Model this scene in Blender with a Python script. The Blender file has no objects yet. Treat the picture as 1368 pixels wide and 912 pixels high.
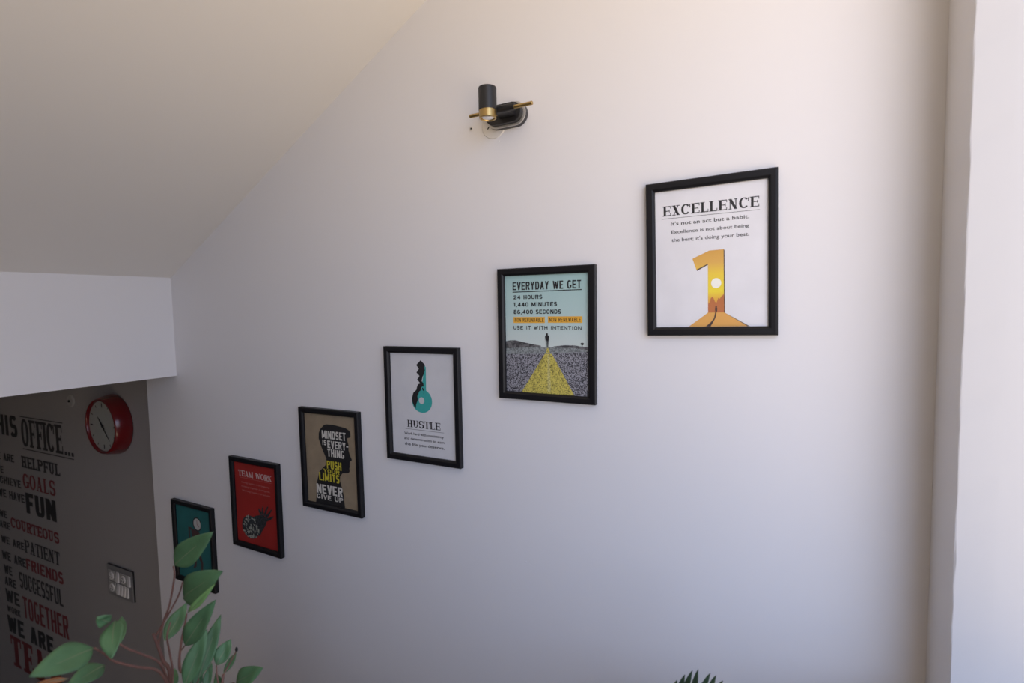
import bpy, bmesh, math, random
from mathutils import Vector, Matrix
from math import pi, sin, cos, radians as rad
random.seed(7)
S = bpy.context.scene
COL = S.collection

# ------------------------------------------------------------------ camera, sky, exposure
F_PX = 704.9
CAM = Vector((0.0, 0.0, 1.5))
AX_R = Vector((0.8832162, 0.46859091, -0.01875399))
AX_U = Vector((-0.01488717, 0.0679849, 0.99757527))
AX_F = Vector((-0.46872969, 0.88079544, -0.06702136))
cd = bpy.data.cameras.new('camera')
cd.sensor_width = 36.0
cd.lens = F_PX / 1368.0 * 36.0
cd.clip_start = 0.02
cd.dof.use_dof = True
cd.dof.focus_distance = 1.5
cd.dof.aperture_fstop = 4.0
cam = bpy.data.objects.new('camera', cd)
COL.objects.link(cam)
cam.matrix_world = Matrix(((AX_R.x, AX_U.x, -AX_F.x, CAM.x), (AX_R.y, AX_U.y, -AX_F.y, CAM.y),
                           (AX_R.z, AX_U.z, -AX_F.z, CAM.z), (0, 0, 0, 1)))
S.camera = cam
S.view_settings.view_transform = 'Standard'
S.view_settings.look = 'None'
S.view_settings.gamma = 1.0
S.view_settings.use_curve_mapping = False
S.view_settings.exposure = 0.0

SKY_STRENGTH = 4.1
ACROSS = 0.36
w = bpy.data.worlds.new('World')
S.world = w
w.use_nodes = True
nt = w.node_tree
nt.nodes.clear()
tc = nt.nodes.new('ShaderNodeTexCoord')
sep = nt.nodes.new('ShaderNodeSeparateXYZ')
mr = nt.nodes.new('ShaderNodeMapRange')
mr.inputs['From Min'].default_value = -1
mr.inputs['From Max'].default_value = 1
rp = nt.nodes.new('ShaderNodeValToRGB')
e = rp.color_ramp.elements
e[0].position = 0.0
e[0].color = (1.45, 1.14, 0.80, 1)
e[1].position = 1.0
e[1].color = (0.26, 0.32, 0.48, 1)
for ps, c in ((0.30, (1.45, 1.14, 0.80, 1)), (0.42, (0.74, 0.62, 0.50, 1)), (0.485, (0.80, 0.77, 0.79, 1)), (0.53, (0.94, 1.03, 1.28, 1)), (0.63, (0.80, 0.98, 1.42, 1)), (0.80, (0.40, 0.52, 0.82, 1))):
    n = e.new(ps)
    n.color = c
bg = nt.nodes.new('ShaderNodeBackground')
wo = nt.nodes.new('ShaderNodeOutputWorld')
nt.links.new(tc.outputs['Generated'], sep.inputs[0])
nt.links.new(sep.outputs['Z'], mr.inputs['Value'])
nt.links.new(mr.outputs['Result'], rp.inputs['Fac'])
# invented sky falloff to steer the light: full towards -y, dimmed straight across
m2 = nt.nodes.new('ShaderNodeMapRange')
m2.interpolation_type = 'SMOOTHSTEP'
m2.inputs['From Min'].default_value = -0.25
m2.inputs['From Max'].default_value = -0.97
m2.inputs['To Min'].default_value = ACROSS
m2.inputs['To Max'].default_value = 1.0
mu = nt.nodes.new('ShaderNodeMath')
mu.operation = 'MULTIPLY'
mu.inputs[1].default_value = SKY_STRENGTH
nt.links.new(sep.outputs['Y'], m2.inputs['Value'])
# added brightness from below on every side, to lift the soffit
m3 = nt.nodes.new('ShaderNodeMapRange')
m3.interpolation_type = 'SMOOTHSTEP'
m3.inputs['From Min'].default_value = -0.12
m3.inputs['From Max'].default_value = -0.6
m3.inputs['To Max'].default_value = 0.60
mx = nt.nodes.new('ShaderNodeMath')
mx.operation = 'MAXIMUM'
nt.links.new(sep.outputs['Z'], m3.inputs['Value'])
nt.links.new(m2.outputs['Result'], mx.inputs[0])
nt.links.new(m3.outputs['Result'], mx.inputs[1])
nt.links.new(mx.outputs[0], mu.inputs[0])
nt.links.new(mu.outputs[0], bg.inputs['Strength'])
nt.links.new(rp.outputs['Color'], bg.inputs['Color'])
nt.links.new(bg.outputs[0], wo.inputs['Surface'])

# the window opening (right wall): x = XR .. XR+WT
XR = 0.232          # inner face of the right wall
WT = 0.24           # its thickness
JAMB = 1.045        # far jamb
WY0 = -1.20         # near jamb
SILL, HEAD = 0.80, 2.62
YW = 1.2            # picture wall
pl = bpy.data.lights.new('window_daylight', 'AREA')
pl.shape = 'RECTANGLE'
pl.size = JAMB - WY0
pl.size_y = HEAD - SILL
pl.cycles.is_portal = True
po = bpy.data.objects.new('window_daylight', pl)
COL.objects.link(po)
po.location = (XR + WT + 0.005, (JAMB + WY0) / 2, (SILL + HEAD) / 2)
po.rotation_euler = (rad(90), 0, rad(90))

# ------------------------------------------------------------------ materials
def mat(name, col, rough=0.5, metal=0.0, bump=0.0, bscale=60.0, var=0.0, coat=0.0, spec=0.5):
    m = bpy.data.materials.new(name)
    m.use_nodes = True
    t = m.node_tree
    b = t.nodes['Principled BSDF']
    b.inputs['Base Color'].default_value = (*col, 1)
    b.inputs['Roughness'].default_value = rough
    b.inputs['Metallic'].default_value = metal
    b.inputs['Specular IOR Level'].default_value = spec
    b.inputs['Coat Weight'].default_value = coat
    b.inputs['Coat Roughness'].default_value = 0.08
    if bump or var:
        co = t.nodes.new('ShaderNodeTexCoord')
        nz = t.nodes.new('ShaderNodeTexNoise')
        nz.inputs['Scale'].default_value = bscale
        nz.inputs['Detail'].default_value = 5
        t.links.new(co.outputs['Object'], nz.inputs['Vector'])
        if bump:
            bp = t.nodes.new('ShaderNodeBump')
            bp.inputs['Strength'].default_value = bump
            bp.inputs['Distance'].default_value = 0.004
            t.links.new(nz.outputs['Fac'], bp.inputs['Height'])
            t.links.new(bp.outputs['Normal'], b.inputs['Normal'])
        if var:
            r = t.nodes.new('ShaderNodeValToRGB')
            r.color_ramp.elements[0].position = 0.3
            r.color_ramp.elements[1].position = 0.7
            r.color_ramp.elements[0].color = (*[c * (1 - var) for c in col], 1)
            r.color_ramp.elements[1].color = (*[min(1, c * (1 + var)) for c in col], 1)
            t.links.new(nz.outputs['Fac'], r.inputs['Fac'])
            t.links.new(r.outputs['Color'], b.inputs['Base Color'])
    return m

def srgb(r, g, b):
    f = lambda v: (v / 255 / 12.92) if v <= 10 else ((v / 255 + 0.055) / 1.055) ** 2.4
    return (f(r), f(g), f(b))

M = {}
M['wall'] = mat('wall_paint', (0.79, 0.78, 0.79), 0.55, bump=0.08, bscale=22, spec=0.3)
M['reveal'] = mat('wall_paint_dimmed', (0.54, 0.54, 0.55), 0.6, bump=0.10, bscale=14, spec=0.3)  # wall paint with a darker colour, to keep the lit reveal from burning out
M['recess'] = mat('wall_paint_shaded', (0.37, 0.355, 0.35), 0.6, bump=0.08, bscale=22, spec=0.3)  # wall paint made darker: part of the recess shade is in the colour
M['ceil'] = mat('ceiling_paint', (0.85, 0.83, 0.80), 0.7, bump=0.06, bscale=18, spec=0.2)
M['side'] = mat('brown_side_wall', (0.36, 0.33, 0.31), 0.6, bump=0.08, bscale=22)
M['tile'] = mat('beige_floor_tile', (0.55, 0.47, 0.40), 0.35, var=0.12, bscale=6)
M['dkfloor'] = mat('grey_floor_tile', (0.12, 0.11, 0.10), 0.4, var=0.12, bscale=6)
M['black'] = mat('black_frame_wood', (0.007, 0.007, 0.009), 0.42, bump=0.05, bscale=90, spec=0.32)
M['backing'] = mat('frame_backing', (0.12, 0.08, 0.05), 0.8, var=0.1)
M['matblack'] = mat('black_metal', (0.014, 0.014, 0.016), 0.42, bump=0.02, bscale=200)
M['dkgrey'] = mat('dark_grey_metal', (0.035, 0.035, 0.04), 0.4, bump=0.02, bscale=200)
M['silver'] = mat('satin_aluminium', (0.62, 0.60, 0.57), 0.35, 0.7, bump=0.02, bscale=200)
M['brass'] = mat('satin_brass', (0.50, 0.35, 0.14), 0.3, 1.0, bump=0.02, bscale=150)
M['lens'] = mat('clear_lens', (0.75, 0.76, 0.78), 0.08, 0.6, coat=1.0)
M['white_pl'] = mat('white_plastic', (0.72, 0.70, 0.67), 0.45, bump=0.02, bscale=120)
M['grey_pl'] = mat('grey_plastic', (0.42, 0.41, 0.39), 0.4, bump=0.02, bscale=120)
M['plate'] = mat('grey_switch_plate', (0.24, 0.235, 0.23), 0.35, bump=0.02, bscale=120)
M['hole'] = mat('dark_hole', (0.01, 0.009, 0.008), 0.8)
M['red_pl'] = mat('red_lacquer', (0.15, 0.005, 0.007), 0.25, bump=0.01, bscale=60, coat=0.4)
M['dial'] = mat('dial_grey', (0.36, 0.37, 0.34), 0.4, var=0.03, bscale=30)
M['steel'] = mat('steel_trim', (0.55, 0.54, 0.52), 0.3, 0.9, bump=0.02, bscale=150)
M['vinyl_k'] = mat('black_vinyl', (0.012, 0.011, 0.011), 0.45)
M['vinyl_r'] = mat('red_vinyl', (0.18, 0.012, 0.015), 0.45)
M['stem'] = mat('reddish_brown_stem', (0.16, 0.075, 0.055), 0.6, var=0.25, bscale=60)
M['leaf'] = mat('soft_green_leaf', (0.078, 0.165, 0.072), 0.5, var=0.22, bscale=28, spec=0.35)
M['leaf2'] = mat('bright_green_leaf', (0.19, 0.36, 0.12), 0.5, var=0.15, bscale=28, spec=0.35)
M['rib'] = mat('pale_leaf_rib', (0.17, 0.20, 0.11), 0.5, var=0.2, bscale=60)
M['leaf_o'] = mat('orange_dry_leaf', (0.30, 0.12, 0.04), 0.6, var=0.3, bscale=40)
M['palm'] = mat('dark_green_palm', (0.022, 0.045, 0.022), 0.4, var=0.3, bscale=40)
M['clay'] = mat('clay_pot', (0.45, 0.40, 0.34), 0.6, var=0.1, bscale=20)
M['soil'] = mat('potting_soil', (0.035, 0.024, 0.016), 0.9, bump=0.5, bscale=80)

# ------------------------------------------------------------------ mesh helpers
def link(name, bm, mats, parent=None, smooth=False, loc=None):
    me = bpy.data.meshes.new(name)
    bmesh.ops.recalc_face_normals(bm, faces=bm.faces)
    bm.to_mesh(me)
    bm.free()
    for m in (mats if isinstance(mats, (list, tuple)) else [mats]):
        me.materials.append(m)
    if smooth:
        for p in me.polygons:
            p.use_smooth = True
    o = bpy.data.objects.new(name, me)
    COL.objects.link(o)
    if parent:
        o.parent = parent
    if loc:
        o.location = loc
    return o

def empty(name, loc, label, cat, group=None, rz=0.0, rot=None):
    o = bpy.data.objects.new(name, None)
    o.empty_display_size = 0.05
    COL.objects.link(o)
    o.location = loc
    o.rotation_euler = rot if rot else (0, 0, rz)
    tag(o, label, cat, group)
    return o

def tag(o, label, cat, group=None):
    o['label'] = label
    o['category'] = cat
    if group:
        o['group'] = group

def struct(name, bm, m, smooth=False):
    o = link(name, bm, m, smooth=smooth)
    o['kind'] = 'structure'
    return o

def box(bm, x0, x1, y0, y1, z0, z1, mi=0, bev=0.0):
    vs = [bm.verts.new(p) for p in ((x0, y0, z0), (x1, y0, z0), (x1, y1, z0), (x0, y1, z0),
                                    (x0, y0, z1), (x1, y0, z1), (x1, y1, z1), (x0, y1, z1))]
    fs = [bm.faces.new([vs[i] for i in f]) for f in ((3, 2, 1, 0), (4, 5, 6, 7), (0, 1, 5, 4), (1, 2, 6, 5), (2, 3, 7, 6), (3, 0, 4, 7))]
    for f in fs:
        f.material_index = mi
    if bev:
        es = list({ed for f in fs for ed in f.edges})
        bmesh.ops.bevel(bm, geom=es, offset=bev, segments=2, affect='EDGES', profile=0.5)

def prism_xz(bm, pts, y0, y1, mi=0, bev=0.0):
    """closed outline in x,z extruded from y0 (front) to y1 (back)"""
    a = [bm.verts.new((x, y0, z)) for x, z in pts]
    b = [bm.verts.new((x, y1, z)) for x, z in pts]
    n = len(pts)
    fr = bm.faces.new(a)
    fs = [fr, bm.faces.new(b[::-1])]
    for i in range(n):
        fs.append(bm.faces.new((a[i], b[i], b[(i + 1) % n], a[(i + 1) % n])))
    for f in fs:
        f.material_index = mi
    if bev:
        bmesh.ops.bevel(bm, geom=list(fr.edges), offset=bev, segments=3, affect='EDGES', profile=0.5)

def circle_pts(cx, cz, r, n=40, rz=None):
    return [(cx + r * cos(2 * pi * i / n), cz + (rz or r) * sin(2 * pi * i / n)) for i in range(n)]

def stadium_pts(cx, cz, hl, r, n=14):
    p = []
    for i in range(n + 1):
        a = -pi / 2 + pi * i / n
        p.append((cx + hl - r + r * cos(a), cz + r * sin(a)))
    for i in range(n + 1):
        a = pi / 2 + pi * i / n
        p.append((cx - hl + r + r * cos(a), cz + r * sin(a)))
    return p

def lathe(bm, prof, n=40, axis='z', mi=0, origin=(0, 0, 0)):
    """prof: list of (r, h). axis z: h up; axis y: h towards -y"""
    rings = []
    ox, oy, oz = origin
    for r, h in prof:
        ring = []
        for i in range(n):
            a = 2 * pi * i / n
            if axis == 'z':
                p = (ox + r * cos(a), oy + r * sin(a), oz + h)
            elif axis == 'y':
                p = (ox + r * cos(a), oy - h, oz + r * sin(a))
            else:
                p = (ox + h, oy + r * cos(a), oz + r * sin(a))
            ring.append(bm.verts.new(p))
        rings.append(ring)
    for k in range(len(rings) - 1):
        for i in range(n):
            f = bm.faces.new((rings[k][i], rings[k][(i + 1) % n], rings[k + 1][(i + 1) % n], rings[k + 1][i]))
            f.material_index = mi
    for ring in (rings[0], rings[-1]):
        f = bm.faces.new(ring)
        f.material_index = mi

def tube(bm, pts, radii, n=8, mi=0):
    pts = [Vector(p) for p in pts]
    # smooth the path (Catmull-Rom)
    out, rad_o = [], []
    for i in range(len(pts) - 1):
        p0 = pts[max(i - 1, 0)]; p1 = pts[i]; p2 = pts[i + 1]; p3 = pts[min(i + 2, len(pts) - 1)]
        for k in range(6):
            t = k / 6
            out.append(0.5 * ((2 * p1) + (p2 - p0) * t + (2 * p0 - 5 * p1 + 4 * p2 - p3) * t * t + (3 * p1 - p0 - 3 * p2 + p3) * t ** 3))
            rad_o.append(radii[i] * (1 - t) + radii[i + 1] * t)
    out.append(pts[-1]); rad_o.append(radii[-1])
    rings = []
    for i, p in enumerate(out):
        t = (out[min(i + 1, len(out) - 1)] - out[max(i - 1, 0)]).normalized()
        a = t.cross(Vector((0.31, 0.9, 0.2))).normalized()
        b = t.cross(a)
        rings.append([bm.verts.new(p + (a * cos(2 * pi * j / n) + b * sin(2 * pi * j / n)) * rad_o[i]) for j in range(n)])
    for k in range(len(rings) - 1):
        for j in range(n):
            f = bm.faces.new((rings[k][j], rings[k][(j + 1) % n], rings[k + 1][(j + 1) % n], rings[k + 1][j]))
            f.material_index = mi
    for r in (rings[0], rings[-1]):
        f = bm.faces.new(r)
        f.material_index = mi

# ------------------------------------------------------------------ lettering: drawn letters, no font file
def _rect(x0, y0, x1, y1):
    return [(x0, y0), (x1, y0), (x1, y1), (x0, y1)]

def _dia(x0, y0, x1, y1, hw):
    return [(x0 - hw / 2, y0), (x0 + hw / 2, y0), (x1 + hw / 2, y1), (x1 - hw / 2, y1)]

def _arc(cx, cy, rx, ry, a0, a1, T, t, e=2.0, n=18):
    """centre-line super-ellipse arc, thick where it runs upright, thin where it runs level"""
    P = []
    for i in range(n + 1):
        a = rad(a0 + (a1 - a0) * i / n)
        c, s = cos(a), sin(a)
        x = cx + rx * math.copysign(abs(c) ** (2 / e), c)
        y = cy + ry * math.copysign(abs(s) ** (2 / e), s)
        wd = t + (T - t) * abs(c) ** 1.3
        # the normal of the super-ellipse
        nx, ny = math.copysign(abs(c) ** (2 - 2 / e), c) / rx, math.copysign(abs(s) ** (2 - 2 / e), s) / ry
        l = math.hypot(nx, ny) or 1
        P.append((x, y, nx / l * wd / 2, ny / l * wd / 2))
    return [[(a[0] - a[2], a[1] - a[3]), (a[0] + a[2], a[1] + a[3]), (b[0] + b[2], b[1] + b[3]), (b[0] - b[2], b[1] - b[3])]
            for a, b in zip(P, P[1:])]

REL = {'I': 0.42, 'M': 1.3, 'W': 1.42, ' ': 0.55, '.': 0.36, ',': 0.36, '-': 0.62, '1': 0.62, 'J': 0.8, 'N': 1.06,
       'T': 0.95, 'E': 0.92, 'F': 0.88, 'L': 0.86, 'S': 0.92}

def glyph(ch, W, T, t, serif):
    """polygons of one capital in a box W wide and 1 high; T upright stroke, t level stroke"""
    P = []
    sl = 0.42 * T if serif else 0.0
    st = t * 0.85
    e = 2.1 if serif else 3.0
    thin = t * 1.15 if serif else T
    L = T / 2 + sl
    Rr = W - T / 2 - sl
    def stem(x, wd=T, y0=0.0, y1=1.0, s0=True, s1=True):
        P.append(_rect(x - wd / 2, y0, x + wd / 2, y1))
        if serif:
            if s0: P.append(_rect(x - wd / 2 - sl, y0, x + wd / 2 + sl, y0 + st))
            if s1: P.append(_rect(x - wd / 2 - sl, y1 - st, x + wd / 2 + sl, y1))
    def tick(y0, y1, x=None):
        if serif:
            x = W if x is None else x
            P.append(_rect(x - st, y0, x, y1))
    def foot(x, wd, y):
        if serif:
            P.append(_rect(x - wd / 2 - sl, y, x + wd / 2 + sl, y + st))
    if ch == 'E' or ch == 'F':
        stem(L)
        P.append(_rect(L, 1 - t, W, 1)); tick(0.74, 1)
        P.append(_rect(L, 0.5 - t / 2, W * 0.86, 0.5 + t / 2)); tick(0.36, 0.64, W * 0.86)
        if ch == 'E':
            P.append(_rect(L, 0, W, t)); tick(0, 0.28)
    elif ch == 'L':
        stem(L); P.append(_rect(L, 0, W, t)); tick(0, 0.3)
    elif ch == 'I':
        stem(W / 2)
    elif ch == 'H':
        stem(L); stem(Rr); P.append(_rect(L, 0.5 - t / 2, Rr, 0.5 + t / 2))
    elif ch == 'T':
        stem(W / 2, s1=False); P.append(_rect(0, 1 - t, W, 1)); tick(0.7, 1); tick(0.7, 1, st)
    elif ch == 'N':
        a = thin if serif else T
        stem(L, a); stem(Rr, a, s0=False)
        P.append(_dia(L, 1, Rr, 0, T * 1.15))
    elif ch == 'M':
        stem(L, thin); stem(Rr)
        y = 0.12 if not serif else 0.0
        P.append(_dia(L, 1, W / 2, y, T * 1.05)); P.append(_dia(W / 2, y, Rr, 1, thin * 1.05))
    elif ch == 'W':
        a, b = T * 0.55 + sl, W - T * 0.4 - sl
        P.append(_dia(a, 1, W * 0.3, 0, T)); P.append(_dia(W * 0.3, 0, W / 2, 0.9, thin))
        P.append(_dia(W / 2, 0.9, W * 0.7, 0, T)); P.append(_dia(W * 0.7, 0, b, 1, thin))
        foot(a, T, 1 - st); foot(b, thin, 1 - st)
    elif ch == 'V':
        a, b = T * 0.55 + sl, W - T * 0.4 - sl
        P.append(_dia(a, 1, W / 2, 0, T)); P.append(_dia(W / 2, 0, b, 1, thin))
        foot(a, T, 1 - st); foot(b, thin, 1 - st)
    elif ch == 'A':
        a, b = thin * 0.5 + sl, W - T * 0.55 - sl
        P.append(_dia(a, 0, W / 2, 1, thin)); P.append(_dia(W / 2, 1, b, 0, T * 1.05))
        P.append(_rect(W * 0.24, 0.27, W * 0.76, 0.27 + t))
        foot(a, thin, 0); foot(b, T, 0)
    elif ch == 'X':
        a, b = T * 0.55 + sl, W - T * 0.55 - sl
        P.append(_dia(a, 1, b, 0, T * 1.1)); P.append(_dia(a, 0, b, 1, thin))
        for y in (0, 1 - st):
            foot(a, T * 0.8, y); foot(b, T * 0.8, y)
    elif ch == 'Y':
        a, b = T * 0.55 + sl, W - T * 0.55 - sl
        stem(W / 2, y1=0.48, s1=False)
        P.append(_dia(a, 1, W / 2, 0.42, T * 1.05)); P.append(_dia(W / 2, 0.42, b, 1, thin))
        foot(a, T, 1 - st); foot(b, thin, 1 - st)
    elif ch == 'K':
        stem(L)
        P.append(_dia(L, 0.36, W - T * 0.6 - sl, 1, thin * 1.1)); P.append(_dia(L + (W - L) * 0.3, 0.55, W - T * 0.6 - sl, 0, T * 1.1))
        foot(W - T * 0.6 - sl, T, 0); foot(W - T * 0.6 - sl, thin, 1 - st)
    elif ch in 'OQ0':
        P.extend(_arc(W / 2, 0.5, (W - T) / 2, (1 - t) / 2, 0, 360, T, t, e, 40))
    elif ch == 'C' or ch == 'G':
        P.extend(_arc(W / 2, 0.5, (W - T) / 2, (1 - t) / 2, 40, 320, T, t, e, 34))
        if serif:
            P.append(_rect(W - st * 1.4, 0.64, W, 0.97))
        if ch == 'G':
            P.append(_rect(W - T, 0.05 if serif else 0.16, W, 0.46)); P.append(_rect(W * 0.55, 0.46 - t, W + sl * 0.6, 0.46))
        elif serif is False:
            P.append(_rect(W - T, 0.62, W, 0.76)); P.append(_rect(W - T, 0.24, W, 0.38))
    elif ch == 'S':
        r = (1 - t) / 4
        P.extend(_arc(W / 2, 1 - t / 2 - r, (W - T) / 2, r, 22, 270, T * 0.95, t * 1.15, 2.2 if serif else 2.6, 24))
        P.extend(_arc(W / 2, t / 2 + r, (W - T) / 2, r, 90, -158, T * 0.95, t * 1.15, 2.2 if serif else 2.6, 24))
        if serif:
            P.append(_rect(W * 0.9 - st, 0.68, W * 0.9, 0.98)); P.append(_rect(W * 0.1, 0.02, W * 0.1 + st, 0.32))
    elif ch == 'U':
        b = thin if serif else T
        ry = 0.32
        stem(L, T, ry, 1, s0=False); stem(Rr, b, ry, 1, s0=False)
        P.extend(_arc((L + Rr) / 2, t / 2 + ry - 0.0, (Rr - L) / 2, ry, 180, 360, T if not serif else (T + b) / 2, t, e, 20))
    elif ch == 'J':
        stem(Rr, T, 0.3, 1, s0=False); P.extend(_arc(W / 2, 0.3, (W - T) / 2, 0.3 - t / 2, 180, 360, T, t, e, 18))
    elif ch == 'D':
        stem(L); P.extend(_arc(W * 0.42, 0.5, W * 0.58 - T / 2, (1 - t) / 2, -90, 90, T, t, e, 22))
        P.append(_rect(L, 0, W * 0.44, t)); P.append(_rect(L, 1 - t, W * 0.44, 1))
    elif ch in 'PRB':
        stem(L)
        y = 0.46
        P.extend(_arc(W * 0.5, (1 + y) / 2, W * 0.5 - T / 2, (1 - y - t) / 2, -90, 90, T, t, e, 20))
        P.append(_rect(L, 1 - t, W * 0.52, 1)); P.append(_rect(L, y, W * 0.52, y + t))
        if ch == 'R':
            P.append(_dia(W * 0.52, y + t * 0.5, W - T * 0.5 - sl * 0.4, 0, T * 1.08)); foot(W - T * 0.5 - sl * 0.4, T * 0.9, 0)
        if ch == 'B':
            P.extend(_arc(W * 0.5, (y + t) / 2, W * 0.5 - T / 2, y / 2, -90, 90, T, t, e, 20)); P.append(_rect(L, 0, W * 0.52, t))
    elif ch == '1':
        P.append(_rect(W * 0.5, 0, W * 0.5 + T, 1)); P.append(_dia(W * 0.12, 0.74, W * 0.5 + T * 0.3, 1, T * 0.7))
    elif ch == '2':
        P.extend(_arc(W / 2, 0.7, (W - T) / 2, 0.3 - t / 2, 170, -30, T, t, 2.4, 18))
        P.append(_dia(T * 0.6, t * 0.7, W - T * 0.62, 0.62, T * 1.2)); P.append(_rect(0, 0, W, t))
    elif ch == '4':
        P.append(_rect(W * 0.58, 0, W * 0.58 + T, 1)); P.append(_rect(0, 0.22, W, 0.22 + t)); P.append(_dia(T * 0.5, 0.25, W * 0.6 + T * 0.3, 1, T))
    elif ch == '6':
        P.extend(_arc(W / 2, 0.31, (W - T) / 2, 0.31 - t / 2, 0, 360, T, t, 2.5, 30))
        P.extend(_arc(W / 2, 0.5, (W - T) / 2, 0.5 - t / 2, 40, 200, T, t, 2.5, 20))
    elif ch == '8':
        P.extend(_arc(W / 2, 0.27, (W - T) / 2, 0.27 - t / 2 + 0.02, 0, 360, T, t, 2.4, 30))
        P.extend(_arc(W / 2, 0.76, (W - T) / 2 * 0.94, 0.24 - t / 2 + 0.02, 0, 360, T, t, 2.4, 30))
    elif ch == '.':
        P.append(_rect(W * 0.5 - T * 0.55, 0, W * 0.5 + T * 0.55, max(t, 0.16)))
    elif ch == ',':
        P.append(_dia(W * 0.35, -0.12, W * 0.6, 0.14, T))
    elif ch == '-':
        P.append(_rect(0, 0.42, W, 0.42 + max(t, 0.14)))
    return P

def words(s, x0, y0, x1, y1, T=0.3, t=0.18, serif=False, gap=0.2):
    """polygons of a line of capitals filling the box; T, t in units of a letter's width / height"""
    rel = [REL.get(c, 1.0) for c in s]
    tot = sum(rel) + gap * (len(s) - 1)
    u = (x1 - x0) / tot
    h = y1 - y0
    out = []
    x = 0.0
    for c, r in zip(s, rel):
        for P in glyph(c, r, T, t, serif):
            out.append([(x0 + (x + px) * u, y0 + py * h) for px, py in P])
        x += r + gap
    return out

def small_text(s, x0, y0, x1, y1, fat=0.0):
    """lower-case lines: triangles of Blender's built-in letters fitted to a box (cap height y0..y1)"""
    cu = bpy.data.curves.new('line', 'FONT')
    cu.body = s
    cu.offset = fat
    cu.resolution_u = 3
    cu.dimensions = '2D'
    o = bpy.data.objects.new('line', cu)
    COL.objects.link(o)
    dg = bpy.context.evaluated_depsgraph_get()
    me = bpy.data.meshes.new_from_object(o.evaluated_get(dg))
    vs = [(v.co.x, v.co.y) for v in me.vertices]
    a, b = min(v[0] for v in vs), max(v[0] for v in vs)
    out = [[(x0 + (vs[i][0] - a) / (b - a) * (x1 - x0), y0 + vs[i][1] / 0.70 * (y1 - y0)) for i in p.vertices] for p in me.polygons]
    bpy.data.objects.remove(o)
    bpy.data.curves.remove(cu)
    bpy.data.meshes.remove(me)
    return out

# ------------------------------------------------------------------ the setting
TX0 = -2.35                                     # the picture wall ends here on the left
RZ_T = math.atan(0.027)                         # the lettered wall runs a little off parallel
bm = bmesh.new()
box(bm, TX0, XR + WT, YW, YW + 0.30, -1.76, 3.3)
# small paint specks and filled holes
for px, pz, pr in ((-0.609, 1.5 - 0.672, 0.0022), (-0.598, 1.5 - 0.676, 0.0015), (-1.035, 1.5 - 0.822, 0.002), (-1.53, 1.5 - 0.03, 0.0025), (-0.99, 1.5 - 0.62, 0.0013), (-0.33, 1.5 - 0.61, 0.0015), (0.02, 1.5 - 0.71, 0.0013), (-0.72, 1.5 + 0.425, 0.0018), (-0.665, 1.5 + 0.418, 0.002), (-0.625, 1.5 + 0.432, 0.0016)):
    lathe(bm, [(pr, 0.0), (pr * 0.8, pr * 0.35), (pr * 0.2, pr * 0.5)], 8, 'y', origin=(px, YW, pz))
struct('wall_back', bm, M['wall'])

def recess_y(x):
    return YW + 0.12 + 0.027 * (x - TX0)
bm = bmesh.new()
a, b = -6.2, TX0 + 0.2
vs = [bm.verts.new(p) for p in ((a, recess_y(a), -1.76), (b, recess_y(b), -1.76), (b, recess_y(b) + 0.2, -1.76), (a, recess_y(a) + 0.2, -1.76),
                                (a, recess_y(a), 1.30), (b, recess_y(b), 1.30), (b, recess_y(b) + 0.2, 1.30), (a, recess_y(a) + 0.2, 1.30))]
for f in ((3, 2, 1, 0), (4, 5, 6, 7), (0, 1, 5, 4), (1, 2, 6, 5), (2, 3, 7, 6), (3, 0, 4, 7)):
    bm.faces.new([vs[i] for i in f])
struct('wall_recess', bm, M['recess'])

# right wall: a narrow strip beside the picture wall, then the window opening with a deep reveal
bm = bmesh.new()
rr = random.Random(3)
N = 90
prev = None
for i in range(N + 1):
    z = -0.02 + 3.3 * i / N
    j1, j2 = rr.uniform(-.0011, .0011), rr.uniform(-.0014, .0014)
    chip = 0.0
    if abs(z - (1.5 - 0.427)) < 0.02:
        chip = 0.0015
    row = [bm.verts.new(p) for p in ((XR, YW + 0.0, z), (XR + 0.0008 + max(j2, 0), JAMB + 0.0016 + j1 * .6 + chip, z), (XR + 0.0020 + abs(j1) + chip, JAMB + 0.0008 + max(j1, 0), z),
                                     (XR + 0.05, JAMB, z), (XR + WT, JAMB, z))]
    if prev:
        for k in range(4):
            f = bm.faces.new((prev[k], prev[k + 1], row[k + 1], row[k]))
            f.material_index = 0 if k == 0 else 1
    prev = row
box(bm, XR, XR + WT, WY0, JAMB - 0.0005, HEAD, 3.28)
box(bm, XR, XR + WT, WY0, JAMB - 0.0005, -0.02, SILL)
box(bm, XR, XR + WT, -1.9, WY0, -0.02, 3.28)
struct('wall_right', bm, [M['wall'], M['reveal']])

# window frame at the outer face of the opening
bm = bmesh.new()
xo = XR + WT - 0.05
for y0, y1, z0, z1 in ((WY0, JAMB, SILL, SILL + 0.04), (WY0, JAMB, HEAD - 0.04, HEAD), (JAMB - 0.04, JAMB, SILL + .04, HEAD - .04), (WY0, WY0 + 0.04, SILL + .04, HEAD - .04)):
    box(bm, xo, xo + 0.045, y0 + 0.001, y1 - 0.001, z0, z1)
struct('window_1', bm, M['white_pl'])

# the sloping soffit above the flight
SX0, SZ0, SSL = -2.134, 1.634, 0.548
bm = bmesh.new()
pts = [(SX0, SZ0), (XR + WT, SZ0 + SSL * (XR + WT - SX0)), (XR + WT, SZ0 + SSL * (XR + WT - SX0) + 0.25), (SX0, SZ0 + 0.25)]
prism_xz(bm, pts, -1.9, YW + 0.001)
struct('ceiling', bm, M['ceil'])
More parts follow.
